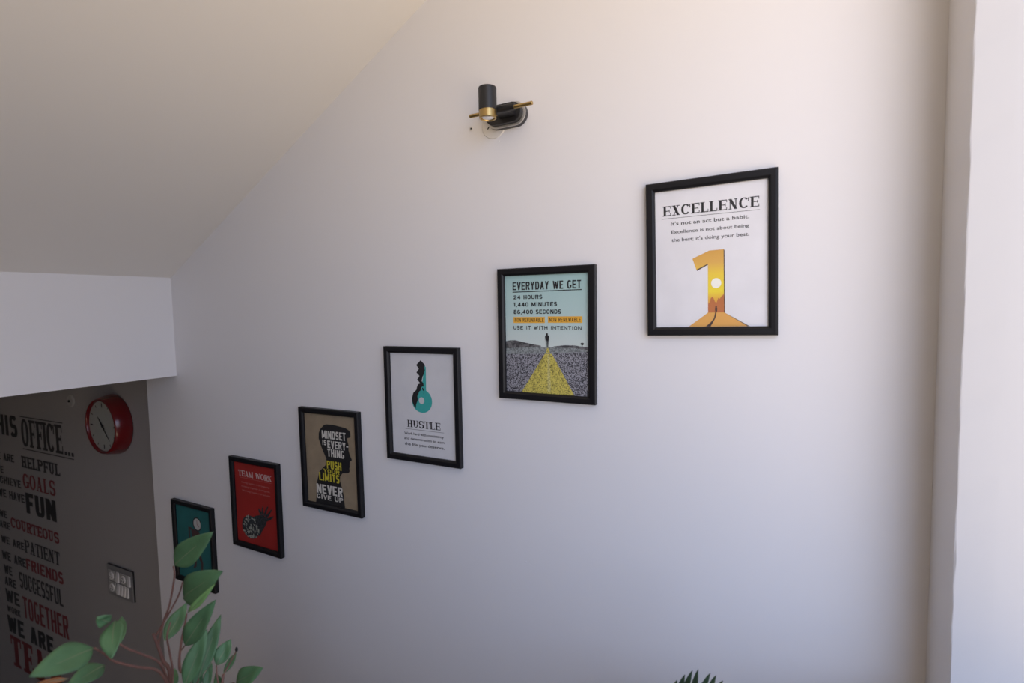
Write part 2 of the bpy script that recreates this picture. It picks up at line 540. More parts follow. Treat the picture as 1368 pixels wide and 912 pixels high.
# slab edge (the white beam) and the low ceiling of the lower room
bm = bmesh.new()
box(bm, SX0 - 0.20, SX0, -1.9, YW + 0.001, 1.251, 1.634)
box(bm, -6.2, SX0 - 0.20, -1.9, YW + 0.45, 1.253, 1.633)
struct('trim_1', bm, M['wall'])
bm = bmesh.new(); box(bm, -6.4, -6.2, -1.9, YW + 0.5, -1.76, 1.64); struct('wall_left', bm, M['side'])
bm = bmesh.new(); box(bm, -6.4, XR + WT, -2.1, -1.9, -1.76, 3.3); struct('wall_front', bm, M['side'])
bm = bmesh.new(); box(bm, -6.4, XR + WT, -2.1, YW + 0.5, -1.95, -1.75); struct('floor_1', bm, M['dkfloor'])
bm = bmesh.new(); box(bm, -0.45, XR + 0.05, -1.9, YW, -0.15, 0.0); struct('floor', bm, M['tile'])
bm = bmesh.new()
for i in range(9):
    x1 = -0.45 - 0.32 * i
    ztop = -0.175 * (i + 1)
    box(bm, x1 - 0.32, x1 - (0.0 if i else 0.0), 0.50, YW if x1 - 0.32 > TX0 else YW + 0.04, max(ztop - 0.45, -1.752), ztop)
struct('floor_2', bm, M['tile'])
# low wall between the flight and the stairwell; the potted branch stands on it
bm = bmesh.new()
box(bm, -1.02, -0.35, 0.30, 0.50, -1.752, 0.56)
struct('wall_parapet', bm, M['side'])

# ------------------------------------------------------------------ framed posters
PW, PH = 0.2616, 0.3327
RAIL, FT = 0.0185, 0.0165
OW, OH = PW - 2 * RAIL, PH - 2 * RAIL           # the visible print
GROUP = 'black framed motivational posters stepping down the staircase wall'

def frame_mesh():
    bm = bmesh.new()
    # profile from outer edge to inner: (inset, depth in front of the wall)
    prof = [(0.0, 0.0), (0.0, FT - 0.002), (0.0015, FT - 0.0003), (0.005, FT), (0.0135, FT - 0.0003), (RAIL - 0.0012, FT - 0.0035), (RAIL, FT - 0.0055), (RAIL, 0.002), (0.004, 0.0)]
    rings = []
    for ins, d in prof:
        a, b = PW / 2 - ins, PH / 2 - ins
        rings.append([bm.verts.new(p) for p in ((-a, -d, -b), (a, -d, -b), (a, -d, b), (-a, -d, b))])
    n = len(rings)
    for k in range(n):
        for j in range(4):
            bm.faces.new((rings[k][j], rings[k][(j + 1) % 4], rings[(k + 1) % n][(j + 1) % 4], rings[(k + 1) % n][j]))
    return bm

class Print:
    def __init__(self, paper):
        self.mats = [paper]
        self.polys = []
        self.layer = 0
    def add(self, polys, m, step=True):
        if m not in self.mats:
            self.mats.append(m)
        if step:
            self.layer += 1
        for p in polys:
            self.polys.append((p, self.mats.index(m), self.layer))
    def build(self, parent):
        bm = bmesh.new()
        d0 = 0.0062
        a, b = OW / 2 + 0.003, OH / 2 + 0.003
        box(bm, -a, a, -d0, -0.0045, -b, b)
        for q, (p, mi, ly) in enumerate(self.polys):
            vs = [bm.verts.new(((u - 0.5) * OW, -d0 - 0.00007 * ly - 0.000006 * (q % 9), (v - 0.5) * OH)) for u, v in p]
            try:
                f = bm.faces.new(vs)
                f.material_index = mi
            except ValueError:
                pass
        me = bpy.data.meshes.new('print')
        bm.to_mesh(me); bm.free()
        for m in self.mats:
            me.materials.append(m)
        o = bpy.data.objects.new('print', me)
        COL.objects.link(o)
        o.parent = parent
        return o

def poster(cx, cz, rot, label, build):
    # positive rot: turned anticlockwise seen from the front
    t = empty('framed_poster', (cx, YW - 0.0005, cz + 1.5), label, 'framed poster', GROUP, rot=(0, -rad(rot), 0))
    link('frame', frame_mesh(), M['black'], t)
    bm = bmesh.new()
    box(bm, -OW / 2 - 0.006, OW / 2 + 0.006, -0.0044, -0.0016, -OH / 2 - 0.006, OH / 2 + 0.006)
    link('backing_board', bm, M['backing'], t)
    build().build(t)
    return t

def ink(name, c, rough=0.45, **k):
    if name not in M:
        M[name] = mat('print_' + name, c, rough, coat=0.25, **k)
    return M[name]

def ramp_ink(name, stops, z0, z1):
    """ink that blends through printed colours from the bottom to the top of the sheet"""
    m = mat('print_' + name, (0.5, 0.5, 0.5), 0.45, coat=0.25)
    t = m.node_tree
    co = t.nodes.new('ShaderNodeTexCoord'); sp = t.nodes.new('ShaderNodeSeparateXYZ'); mp = t.nodes.new('ShaderNodeMapRange')
    mp.inputs['From Min'].default_value = (z0 - 0.5) * OH
    mp.inputs['From Max'].default_value = (z1 - 0.5) * OH
    r = t.nodes.new('ShaderNodeValToRGB')
    r.color_ramp.elements[0].position, r.color_ramp.elements[0].color = stops[0][0], (*stops[0][1], 1)
    r.color_ramp.elements[1].position, r.color_ramp.elements[1].color = stops[-1][0], (*stops[-1][1], 1)
    for ps, c in stops[1:-1]:
        r.color_ramp.elements.new(ps).color = (*c, 1)
    t.links.new(co.outputs['Object'], sp.inputs[0]); t.links.new(sp.outputs['Z'], mp.inputs['Value'])
    t.links.new(mp.outputs['Result'], r.inputs['Fac']); t.links.new(r.outputs['Color'], t.nodes['Principled BSDF'].inputs['Base Color'])
    return m

def speckle_ink(name, c0, c1, scale, lo=0.42, hi=0.58):
    m = mat('print_' + name, c0, 0.5, coat=0.2)
    t = m.node_tree
    co = t.nodes.new('ShaderNodeTexCoord'); nz = t.nodes.new('ShaderNodeTexNoise'); r = t.nodes.new('ShaderNodeValToRGB')
    nz.inputs['Scale'].default_value = scale
    nz.inputs['Detail'].default_value = 3
    r.color_ramp.elements[0].position, r.color_ramp.elements[0].color = lo, (*c0, 1)
    r.color_ramp.elements[1].position, r.color_ramp.elements[1].color = hi, (*c1, 1)
    t.links.new(co.outputs['Object'], nz.inputs['Vector']); t.links.new(nz.outputs['Fac'], r.inputs['Fac'])
    t.links.new(r.outputs['Color'], t.nodes['Principled BSDF'].inputs['Base Color'])
    return m

K = ink('black_ink', (0.016, 0.016, 0.018))
PAPER = ink('white_paper', (0.76, 0.76, 0.79), 0.5, var=0.035, bscale=16)
PAPER2 = ink('grey_white_paper', (0.66, 0.665, 0.69), 0.5, var=0.035, bscale=16)
C_ = lambda cx, cy, r, n=28, ry=None: circle_pts(cx, cy, r, n, ry)

def pr_excellence():
    p = Print(PAPER)
    gold = ramp_ink('sunset_gold', [(0.0, (0.52, 0.20, 0.08)), (0.22, (0.75, 0.42, 0.06)), (0.34, (0.85, 0.68, 0.05)), (0.62, (0.83, 0.60, 0.06)), (0.8, (0.72, 0.42, 0.10)), (1.0, (0.66, 0.36, 0.08))], 0.10, 0.55)
    red = ink('brick_red', (0.50, 0.17, 0.06))
    floor = ink('amber', (0.72, 0.38, 0.10))
    sun = ink('sun_white', (0.9, 0.9, 0.82))
    dk = ink('dark_brown', (0.07, 0.045, 0.04))
    p.add(words('EXCELLENCE', 0.071, 0.819, 0.925, 0.891, 0.26, 0.085, True, 0.08), K)
    p.add([[(0.06, 0.7985), (0.93, 0.7965), (0.93, 0.7995), (0.06, 0.8015)]], K, False)
    p.add(small_text("It's not an act but a habit.", 0.147, 0.747, 0.843, 0.773, 0.012), K, False)
    p.add(small_text("Excellence is not about being", 0.151, 0.687, 0.842, 0.711, 0.012), K, False)
    p.add(small_text("the best; it's doing your best.", 0.152, 0.628, 0.842, 0.653, 0.012), K, False)
    p.add([[(0.483, 0.102), (0.625, 0.102), (0.832, 0.001), (0.304, 0.001)]], floor)
    p.add([[(0.625, 0.102), (0.845, 0.001), (0.828, 0.001)], [(0.624, 0.547), (0.632, 0.540), (0.633, 0.098), (0.625, 0.102)], [(0.381, 0.414), (0.485, 0.453), (0.485, 0.444), (0.386, 0.405)]], dk)
    p.add([[(0.345, 0.495), (0.381, 0.414), (0.485, 0.453), (0.483, 0.102), (0.625, 0.102), (0.624, 0.547), (0.498, 0.545)]], gold)
    rk = [(0.484, 0.102), (0.484, 0.165), (0.50, 0.175), (0.508, 0.205), (0.525, 0.215), (0.535, 0.2), (0.545, 0.178), (0.56, 0.172), (0.575, 0.205), (0.588, 0.198), (0.60, 0.214), (0.612, 0.222), (0.624, 0.232), (0.624, 0.102)]
    p.add([rk], red)
    p.add([C_(0.557, 0.311, 0.045, 30, 0.036)], sun)
    p.add([[(0.549, 0.106), (0.562, 0.106), (0.566, 0.128), (0.562, 0.138), (0.548, 0.138), (0.545, 0.126)], C_(0.556, 0.144, 0.0075, 14, 0.007),
           [(0.549, 0.106), (0.560, 0.106), (0.548, 0.062), (0.53, 0.035), (0.505, 0.0015), (0.462, 0.0015), (0.51, 0.035), (0.535, 0.06)]], dk)
    return p

def pr_everyday():
    sky = ramp_ink('teal_sky', [(0.0, (0.60, 0.68, 0.66)), (0.45, (0.46, 0.62, 0.61)), (1.0, (0.37, 0.56, 0.55))], 0.40, 1.0)
    p = Print(sky)
    road = speckle_ink('road_tarmac', (0.022, 0.022, 0.03), (0.36, 0.36, 0.40), 420)
    road2 = speckle_ink('far_tarmac', (0.14, 0.16, 0.165), (0.30, 0.33, 0.33), 260)
    yel = speckle_ink('road_yellow', (0.14, 0.12, 0.03), (0.64, 0.55, 0.12), 380, 0.33, 0.56)
    org = ink('amber_box', (0.78, 0.42, 0.05))
    brn = ink('box_brown', (0.10, 0.055, 0.02))
    hill = speckle_ink('hill_grey', (0.05, 0.05, 0.055), (0.16, 0.16, 0.165), 120)
    p.add([[(0, 0), (1, 0), (1, 0.38), (0.75, 0.392), (0.45, 0.396), (0, 0.376)]], road)
    p.add([[(0, 0.376), (0.45, 0.396), (0.75, 0.392), (1, 0.38), (1, 0.365), (0.62, 0.345), (0.25, 0.33), (0, 0.325)]], road2)
    p.add([[(0, 0.376), (0, 0.438), (0.06, 0.446), (0.125, 0.447), (0.22, 0.432), (0.32, 0.418), (0.44, 0.405), (0.44, 0.395), (0.2, 0.385)],
           [(0.58, 0.393), (0.60, 0.402), (0.72, 0.413), (0.84, 0.414), (0.90, 0.407), (1.0, 0.402), (1.0, 0.38), (0.8, 0.391)]], hill)
    p.add([[(0.194, 0.0), (0.833, 0.0), (0.573, 0.338), (0.489, 0.338)], [(0.505, 0.345), (0.552, 0.345), (0.53, 0.388), (0.515, 0.388)]], yel)
    p.add([[(0.515, 0.02), (0.555, 0.02), (0.545, 0.33), (0.522, 0.33)]], speckle_ink('pale_seam', (0.40, 0.36, 0.12), (0.66, 0.60, 0.24), 380))
    p.add([C_(0.517, 0.503, 0.011, 12, 0.009), [(0.497, 0.45), (0.537, 0.45), (0.541, 0.488), (0.525, 0.497), (0.508, 0.497), (0.493, 0.488)],
           [(0.500, 0.452), (0.516, 0.452), (0.513, 0.394), (0.501, 0.394)], [(0.518, 0.452), (0.534, 0.452), (0.530, 0.394), (0.519, 0.394)],
           C_(0.927, 0.427, 0.02, 14, 0.010), [(0.923, 0.398), (0.931, 0.398), (0.930, 0.43), (0.924, 0.43)], [(0.49, 0.47), (0.495, 0.488), (0.487, 0.44)], [(0.545, 0.44), (0.538, 0.488), (0.541, 0.46)]], K)
    p.add(words('EVERYDAY WE GET', 0.097, 0.878, 0.919, 0.945, 0.32, 0.15, False, 0.2), K, False)
    p.add([[(0.095, 0.857), (0.928, 0.864), (0.928, 0.871), (0.095, 0.864)]], K, False)
    p.add(words('24 HOURS', 0.105, 0.800, 0.465, 0.833, 0.28, 0.2, False, 0.22), K, False)
    p.add(words('1,440 MINUTES', 0.104, 0.737, 0.639, 0.772, 0.28, 0.2, False, 0.22), K, False)
    p.add(words('86,400 SECONDS', 0.107, 0.674, 0.686, 0.709, 0.28, 0.2, False, 0.22), K, False)
    p.add([_rect(0.103, 0.597, 0.493, 0.648), _rect(0.530, 0.599, 0.930, 0.652)], org)
    p.add(words('NON REFUNDABLE', 0.12, 0.607, 0.478, 0.639, 0.26, 0.16, False, 0.28), brn)
    p.add(words('NON RENEWABLE', 0.547, 0.609, 0.913, 0.641, 0.26, 0.16, False, 0.28), brn, False)
    p.add(words('USE IT WITH INTENTION', 0.101, 0.541, 0.92, 0.572, 0.2, 0.2, False, 0.24), K, False)
    return p

def pr_hustle():
    p = Print(PAPER2)
    teal = ink('teal', (0.05, 0.40, 0.37))
    white = ink('hole_white', (0.60, 0.61, 0.62))
    # teal half: shaft and ring
    p.add([[(0.50, 0.69), (0.565, 0.62), (0.572, 0.868), (0.55, 0.885), (0.53, 0.80)], C_(0.493, 0.54, 0.16, 40, 0.116), [(0.49, 0.62), (0.56, 0.62), (0.565, 0.70), (0.50, 0.72)]], teal)
    # black half: the cut blade, broken and stepping down to the ring
    p.add([[(0.492, 0.935), (0.562, 0.890), (0.545, 0.868), (0.556, 0.84), (0.535, 0.80), (0.515, 0.775), (0.5, 0.735), (0.474, 0.711), (0.429, 0.746), (0.467, 0.782), (0.421, 0.813), (0.459, 0.851), (0.421, 0.887)],
           [(0.474, 0.711), (0.50, 0.735), (0.525, 0.712), (0.532, 0.682), (0.505, 0.682), (0.48, 0.66), (0.425, 0.679), (0.44, 0.7)],
           [(0.425, 0.679), (0.49, 0.675), (0.48, 0.64), (0.455, 0.63), (0.44, 0.60), (0.425, 0.585), (0.43, 0.55), (0.415, 0.52), (0.40, 0.50), (0.395, 0.465), (0.37, 0.48), (0.343, 0.52), (0.338, 0.565), (0.36, 0.615), (0.41, 0.645)],
           [(0.505, 0.672), (0.53, 0.66), (0.537, 0.62), (0.522, 0.605), (0.528, 0.635), (0.50, 0.655)]], K)
    p.add([C_(0.49, 0.543, 0.043, 24, 0.033)], white)
    p.add(words('HUSTLE', 0.247, 0.272, 0.77, 0.342, 0.25, 0.085, True, 0.06), K, False)
    p.add([[(0.215, 0.2515), (0.82, 0.2495), (0.82, 0.2525), (0.215, 0.2545)]], K, False)
    p.add(small_text('Work hard with consistency', 0.192, 0.197, 0.817, 0.222, 0.012), K, False)
    p.add(small_text('and determination to earn', 0.19, 0.146, 0.823, 0.171, 0.012), K, False)
    p.add(small_text('the life you deserve.', 0.192, 0.090, 0.824, 0.117, 0.012), K, False)
    return p

def pr_mindset():
    p = Print(ink('kraft_brown', (0.30, 0.235, 0.155), 0.6, var=0.10, bscale=30))
    cream = ink('cream', (0.66, 0.64, 0.58))
    yel = ink('lime_yellow', (0.60, 0.52, 0.04))
    sil = [(0.157, 0.0), (0.198, 0.234), (0.254, 0.355), (0.386, 0.437), (0.409, 0.511), (0.36, 0.575), (0.316, 0.639), (0.272, 0.726), (0.28, 0.79), (0.313, 0.832), (0.387, 0.88), (0.443, 0.893), (0.578, 0.895),
           (0.70, 0.885), (0.813, 0.875), (0.88, 0.852), (0.90, 0.829), (0.90, 0.79), (0.88, 0.777), (0.832, 0.768), (0.840, 0.73), (0.856, 0.696), (0.850, 0.638), (0.875, 0.585), (0.905, 0.545), (0.90, 0.53), (0.862, 0.518),
           (0.867, 0.495), (0.858, 0.48), (0.866, 0.465), (0.85, 0.445), (0.858, 0.415), (0.835, 0.392), (0.777, 0.385), (0.715, 0.378), (0.668, 0.34), (0.66, 0.29), (0.70, 0.2), (0.722, 0.12), (0.735, 0.0)]
    bm = bmesh.new()
    vs = [bm.verts.new((u, v, 0)) for u, v in sil]
    f = bm.faces.new(vs)
    r = bmesh.ops.triangulate(bm, faces=[f])
    p.add([[(v.co.x, v.co.y) for v in t.verts] for t in bm.faces], K)
    bm.free()
    for s, b, m, T in (('MINDSET', (0.34, 0.735, 0.806, 0.822), cream, 0.34), ('IS', (0.342, 0.660, 0.423, 0.718), cream, 0.3), ('EVERY-', (0.443, 0.634, 0.850, 0.716), cream, 0.34),
                       ('THING', (0.436, 0.540, 0.763, 0.624), cream, 0.34), ('PUSH', (0.414, 0.403, 0.698, 0.492), yel, 0.34), ('YOUR', (0.338, 0.355, 0.657, 0.397), yel, 0.24),
                       ('LIMITS', (0.247, 0.26, 0.649, 0.349), yel, 0.34), ('NEVER', (0.182, 0.112, 0.70, 0.216), cream, 0.36), ('GIVE UP', (0.179, 0.050, 0.704, 0.102), cream, 0.28)):
        p.add(words(s, *b, T, 0.17 if T > 0.3 else 0.2, False, 0.18), m, s == 'MINDSET')
    return p

def pr_teamwork():
    p = Print(ink('deep_red', (0.36, 0.022, 0.018), 0.5, var=0.12, bscale=9))
    pale = ink('pale_pink', (0.62, 0.50, 0.48))
    soft = ink('dull_pink', (0.50, 0.22, 0.20))
    dk = speckle_ink('charcoal', (0.012, 0.014, 0.016), (0.05, 0.055, 0.06), 160)
    bone = ink('pale_green_grey', (0.40, 0.42, 0.36))
    p.add(words('TEAM WORK', 0.092, 0.83, 0.901, 0.90, 0.23, 0.10, True, 0.05), pale)
    p.add([_rect(0.137, 0.809, 0.89, 0.812)], soft, False)
    p.add(small_text('Coming together is the beginning.', 0.157, 0.744, 0.843, 0.764, 0.008), soft, False)
    p.add(small_text('Keeping together is progress.', 0.159, 0.694, 0.849, 0.714, 0.008), soft, False)
    p.add(small_text('Working together is success.', 0.164, 0.642, 0.853, 0.662, 0.008), soft, False)
    # a dark forearm and spread hand reaching to the upper right, out of a round cluster of pale pieces
    p.add([[(0.33, 0.27), (0.45, 0.36), (0.60, 0.395), (0.66, 0.40), (0.72, 0.375), (0.74, 0.33), (0.70, 0.27), (0.62, 0.20), (0.55, 0.12), (0.45, 0.14)],
           [(0.58, 0.39), (0.545, 0.45), (0.555, 0.475), (0.59, 0.455), (0.65, 0.41)], [(0.62, 0.40), (0.625, 0.47), (0.655, 0.51), (0.67, 0.50), (0.655, 0.46), (0.69, 0.40)],
           [(0.67, 0.395), (0.715, 0.47), (0.775, 0.525), (0.79, 0.515), (0.75, 0.46), (0.725, 0.39)], [(0.70, 0.385), (0.78, 0.44), (0.86, 0.50), (0.872, 0.488), (0.81, 0.42), (0.735, 0.36)],
           [(0.72, 0.365), (0.80, 0.385), (0.90, 0.42), (0.905, 0.405), (0.83, 0.36), (0.735, 0.33)], C_(0.335, 0.205, 0.215, 32, 0.145)], dk)
    r2 = random.Random(5)
    bits = []
    for i in range(74):
        a = r2.uniform(0, 2 * pi); rr_ = math.sqrt(r2.random())
        cx, cy = 0.335 + 0.205 * rr_ * cos(a), 0.205 + 0.138 * rr_ * sin(a)
        b = r2.uniform(0, pi); l = r2.uniform(0.018, 0.034); ww = r2.uniform(0.008, 0.014)
        bits.append([(cx + l * cos(b), cy + l * 0.75 * sin(b)), (cx - ww * sin(b), cy + ww * 0.75 * cos(b)), (cx - l * cos(b), cy - l * 0.75 * sin(b)), (cx + ww * sin(b), cy - ww * 0.75 * cos(b))])
    p.add(bits, bone)
    return p

def pr_clockman():
    p = Print(ink('deep_teal', (0.022, 0.155, 0.155), 0.5, var=0.12, bscale=14))
    br = ink('maroon_brown', (0.075, 0.035, 0.035))
    wh = ink('soft_white', (0.55, 0.56, 0.54))
    p.add([C_(0.606, 0.79, 0.125, 32, 0.096)], K)
    p.add([C_(0.606, 0.79, 0.102, 32, 0.078)], wh)
    p.add([[(0.60, 0.785), (0.612, 0.785), (0.612, 0.845), (0.60, 0.845)], [(0.60, 0.782), (0.66, 0.752), (0.665, 0.76), (0.608, 0.795)]], ink('dull_rose', (0.35, 0.16, 0.15)))
    p.add([[(0.42, 0.715), (0.56, 0.70), (0.66, 0.685), (0.69, 0.62), (0.675, 0.52), (0.655, 0.40), (0.56, 0.37), (0.47, 0.40), (0.455, 0.52), (0.44, 0.60)],
           [(0.34, 0.725), (0.44, 0.722), (0.45, 0.695), (0.39, 0.69), (0.385, 0.60), (0.40, 0.545), (0.36, 0.55), (0.345, 0.63)],
           [(0.47, 0.40), (0.56, 0.38), (0.52, 0.20), (0.46, 0.16), (0.43, 0.17), (0.47, 0.22)], [(0.57, 0.38), (0.655, 0.40), (0.72, 0.27), (0.70, 0.15), (0.65, 0.15), (0.66, 0.26)]], br)
    return p

poster(-0.157, 0.096, 0.713, 'black framed poster headed EXCELLENCE with a golden number one, nearest the window', pr_excellence)
poster(-0.540, -0.072, -0.23, 'black framed poster of a yellow road line under a teal sky, EVERYDAY WE GET', pr_everyday)
poster(-0.928, -0.277, 0.037, 'black framed white poster of a teal and black key headed HUSTLE', pr_hustle)
poster(-1.301, -0.483, 0.308, 'black framed brown poster of a head silhouette filled with words, MINDSET IS EVERYTHING', pr_mindset)
poster(-1.683, -0.693, -0.106, 'black framed red poster headed TEAM WORK with a dark reaching hand', pr_teamwork)
poster(-2.071, -0.915, -0.077, 'black framed teal poster partly behind the plant leaves, lowest on the wall', pr_clockman)

# ------------------------------------------------------------------ spotlight on the picture wall
LX, LZ = -0.637, 1.5 + 0.4725
t = empty('wall_spotlight', (LX, YW, LZ), 'black adjustable wall spotlight on a brass rod, high on the picture wall', 'wall light')
bm = bmesh.new(); prism_xz(bm, stadium_pts(0, 0, 0.0555, 0.0285), -0.012, -0.0003); link('mounting_base', bm, M['dkgrey'], t)
bm = bmesh.new(); prism_xz(bm, stadium_pts(0.0, 0, 0.0552, 0.0282), -0.0165, -0.0121); o = link('trim_ring', bm, M['silver'], t); o['label'] = 'pale metal ring around the black plate'
bm = bmesh.new(); prism_xz(bm, stadium_pts(0.0, 0, 0.0500, 0.0235), -0.030, -0.0166, bev=0.002); link('mounting_plate', bm, M['matblack'], t)
RZ_ = 1.5 + 0.464 - LZ
bm = bmesh.new()
lathe(bm, [(0.0065, -0.018), (0.0085, -0.017), (0.0085, 0.053), (0.0065, 0.054)], 24, 'x', origin=(0, -0.068, RZ_ + 0.004))
box(bm, -0.008, 0.036, -0.068, -0.030, RZ_ - 0.003, RZ_ + 0.010, bev=0.001)
link('rod_holder', bm, M['matblack'], t)
bm = bmesh.new(); lathe(bm, [(0.0035, -0.070), (0.0043, -0.069), (0.0043, 0.100), (0.0035, 0.101)], 16, 'x', origin=(0, -0.070, RZ_ + 0.002)); link('rod', bm, M['brass'], t)
hx, hy = -0.643 - LX, 1.108 - YW
bm = bmesh.new()
zt, zb = 1.5 + 0.515 - LZ, 1.5 + 0.4615 - LZ
lathe(bm, [(0.0175, zt), (0.0205, zt - 0.0008), (0.0215, zt - 0.003), (0.0215, zb), (0.015, zb)], 40, 'z', origin=(hx, hy, 0))
h = link('lamp_head', bm, M['matblack'], t, smooth=False)
bm = bmesh.new(); zc = 1.5 + 0.443 - LZ
lathe(bm, [(0.0205, zb + 0.001), (0.0205, zc + 0.001), (0.0195, zc), (0.0165, zc), (0.0155, zc + 0.003), (0.0155, zb)], 40, 'z', origin=(hx, hy, 0)); link('collar', bm, M['brass'], h)
bm = bmesh.new()
lathe(bm, [(0.0154, zc + 0.006), (0.0154, zc + 0.003), (0.012, zc + 0.0005), (0.006, zc - 0.001), (0.002, zc - 0.0015)], 30, 'z', origin=(hx, hy, 0)); link('lens', bm, M['lens'], h, smooth=True)
bm = bmesh.new(); lathe(bm, [(0.006, 0.030), (0.007, 0.029), (0.007, 0.0), (0.006, -0.001)], 20, 'y', origin=(hx + 0.0, hy + 0.038, RZ_ + 0.002)); link('swivel_joint', bm, M['brass'], h)

# the old round junction cover and a wall plug beside it
t = empty('junction_cover', (-0.679, YW, 1.5 + 0.461), 'round white cover plate showing below the wall spotlight', 'cover plate')
bm = bmesh.new(); lathe(bm, [(0.0350, 0.0002), (0.0350, 0.001), (0.0335, 0.0024), (0.001, 0.0024)], 48, 'y'); link('disc', bm, M['white_pl'], t)
bm = bmesh.new()
c_, s_ = cos(rad(50)), sin(rad(50))
prism_xz(bm, [(-0.0145 + a * c_ - b * s_, -0.005 + a * s_ + b * c_) for a, b in ((-0.005, -0.0015), (0.005, -0.0015), (0.005, 0.0015), (-0.005, 0.0015))], -0.0026, -0.0021); link('slot', bm, M['hole'], t)
t = empty('wall_plug', (-0.747, YW, 1.5 + 0.463), 'small grey wall plug left of the wall spotlight', 'wall plug')
bm = bmesh.new(); lathe(bm, [(0.006, 0.0002), (0.006, 0.0012), (0.0027, 0.0016), (0.002, 0.0004)], 20, 'y'); link('collar', bm, M['white_pl'], t)
bm = bmesh.new(); lathe(bm, [(0.0026, 0.0005), (0.0024, 0.0017), (0.0005, 0.0017)], 14, 'y'); link('hole', bm, M['hole'], t)

# ------------------------------------------------------------------ things on the lettered wall (s along the wall, from its right end)
TW = Matrix.Translation((TX0, YW + 0.12, 0)) @ Matrix.Rotation(RZ_T, 4, 'Z')
def on_text_wall(s, z, off=0.0):
    return TW @ Vector((s, -off, z))

t = empty('wall_decal', on_text_wall(-1.45, 0.2, 0.0003), 'black and red office-rules lettering stuck on the shaded far wall', 'wall lettering', rz=RZ_T)
def decal(s, x0, z0, x1, z1, red=False, T=0.33, tt=0.17, serif=False, gap=0.18, lines=()):
    if ' ' in s:                                  # every word is a piece of its own
        rel = lambda q: sum(REL.get(c, 1.0) for c in q) + gap * (len(q) - 1)
        u = (x1 - x0) / rel(s)
        i = 0
        for q in s.split(' '):
            a = x0 + u * (rel(s[:i]) + gap if i else 0)
            decal(q, a, z0, a + u * rel(q), z1, red, T, tt, serif, gap)
            i += len(q) + 1
        return
    bm = bmesh.new()
    # each letter stroke is cut from thin film
    for q, P in enumerate(words(s, x0, z0, x1, z1, T, tt, serif, gap) + list(lines)):
        vs = [bm.verts.new((u + 1.45, -0.0006 - 0.00001 * (q % 9), v - 0.2)) for u, v in P]
        try:
            bm.faces.new(vs)
        except ValueError:
            pass
    bmesh.ops.recalc_face_normals(bm, faces=bm.faces)
    r = bmesh.ops.extrude_face_region(bm, geom=list(bm.faces))
    bmesh.ops.translate(bm, verts=[v for v in r['geom'] if isinstance(v, bmesh.types.BMVert)], vec=(0, 0.0005, 0))
    o = link('lettering', bm, M['vinyl_r'] if red else M['vinyl_k'], t)
    o['label'] = ('red' if red else 'black') + ' wall lettering reading ' + s.strip()
    return o
decal('IN', -2.08, 0.815, -1.95, 0.932, T=0.34, tt=0.15)
decal('THIS', -1.86, 0.813, -1.50, 0.932, T=0.34, tt=0.15)
decal('OFFICE', -1.454, 0.770, -1.01, 0.924, T=0.31, tt=0.10, serif=True, gap=0.08, lines=[_rect(-1.46, 0.934, -0.995, 0.939), _rect(-1.45, 0.752, -0.907, 0.757)])
decal('...', -0.996, 0.768, -0.905, 0.88, T=0.3)
decal('WE ARE', -1.835, 0.660, -1.569, 0.704)
decal('HELPFUL', -1.482, 0.646, -1.059, 0.711, T=0.27, tt=0.15, serif=True, gap=0.06)
decal('WE', -1.815, 0.580, -1.709, 0.622)
decal('ACHIEVE', -1.815, 0.518, -1.510, 0.563)
decal('GOALS', -1.482, 0.529, -1.123, 0.611, True, T=0.27, tt=0.09, serif=True, gap=0.12)
decal('WE HAVE', -1.805, 0.436, -1.481, 0.484)
decal('FUN', -1.467, 0.383, -1.134, 0.502, T=0.40, tt=0.2)
decal('WE', -1.810, 0.308, -1.717, 0.351)
decal('ARE', -1.819, 0.242, -1.689, 0.284)
decal('COURTEOUS', -1.675, 0.264, -1.124, 0.325, True, T=0.27, tt=0.15, serif=True, gap=0.06)
decal('WE ARE', -1.817, 0.149, -1.531, 0.193)
decal('PATIENT', -1.526, 0.141, -1.134, 0.216, T=0.26, tt=0.10, serif=True, gap=0.1)
decal('WE ARE', -1.824, 0.046, -1.529, 0.098)
decal('FRIENDS', -1.525, 0.040, -1.113, 0.106, True, T=0.32)
decal('WE', -1.813, -0.042, -1.711, 0.013)
decal('ARE', -1.817, -0.113, -1.674, -0.061)
decal('SUCCESSFUL', -1.625, -0.089, -1.134, 0.005, T=0.32, tt=0.12)
decal('WE', -1.822, -0.216, -1.647, -0.137)
decal('WORK', -1.816, -0.280, -1.648, -0.241, T=0.3)
decal('TOGETHER', -1.608, -0.266, -1.099, -0.138, True, T=0.34, tt=0.12)
decal('WE ARE', -1.827, -0.405, -1.280, -0.303, T=0.38, tt=0.2)
decal('TEAM', -1.807, -0.614, -1.200, -0.425, True, T=0.36, tt=0.12, serif=True, gap=0.1)

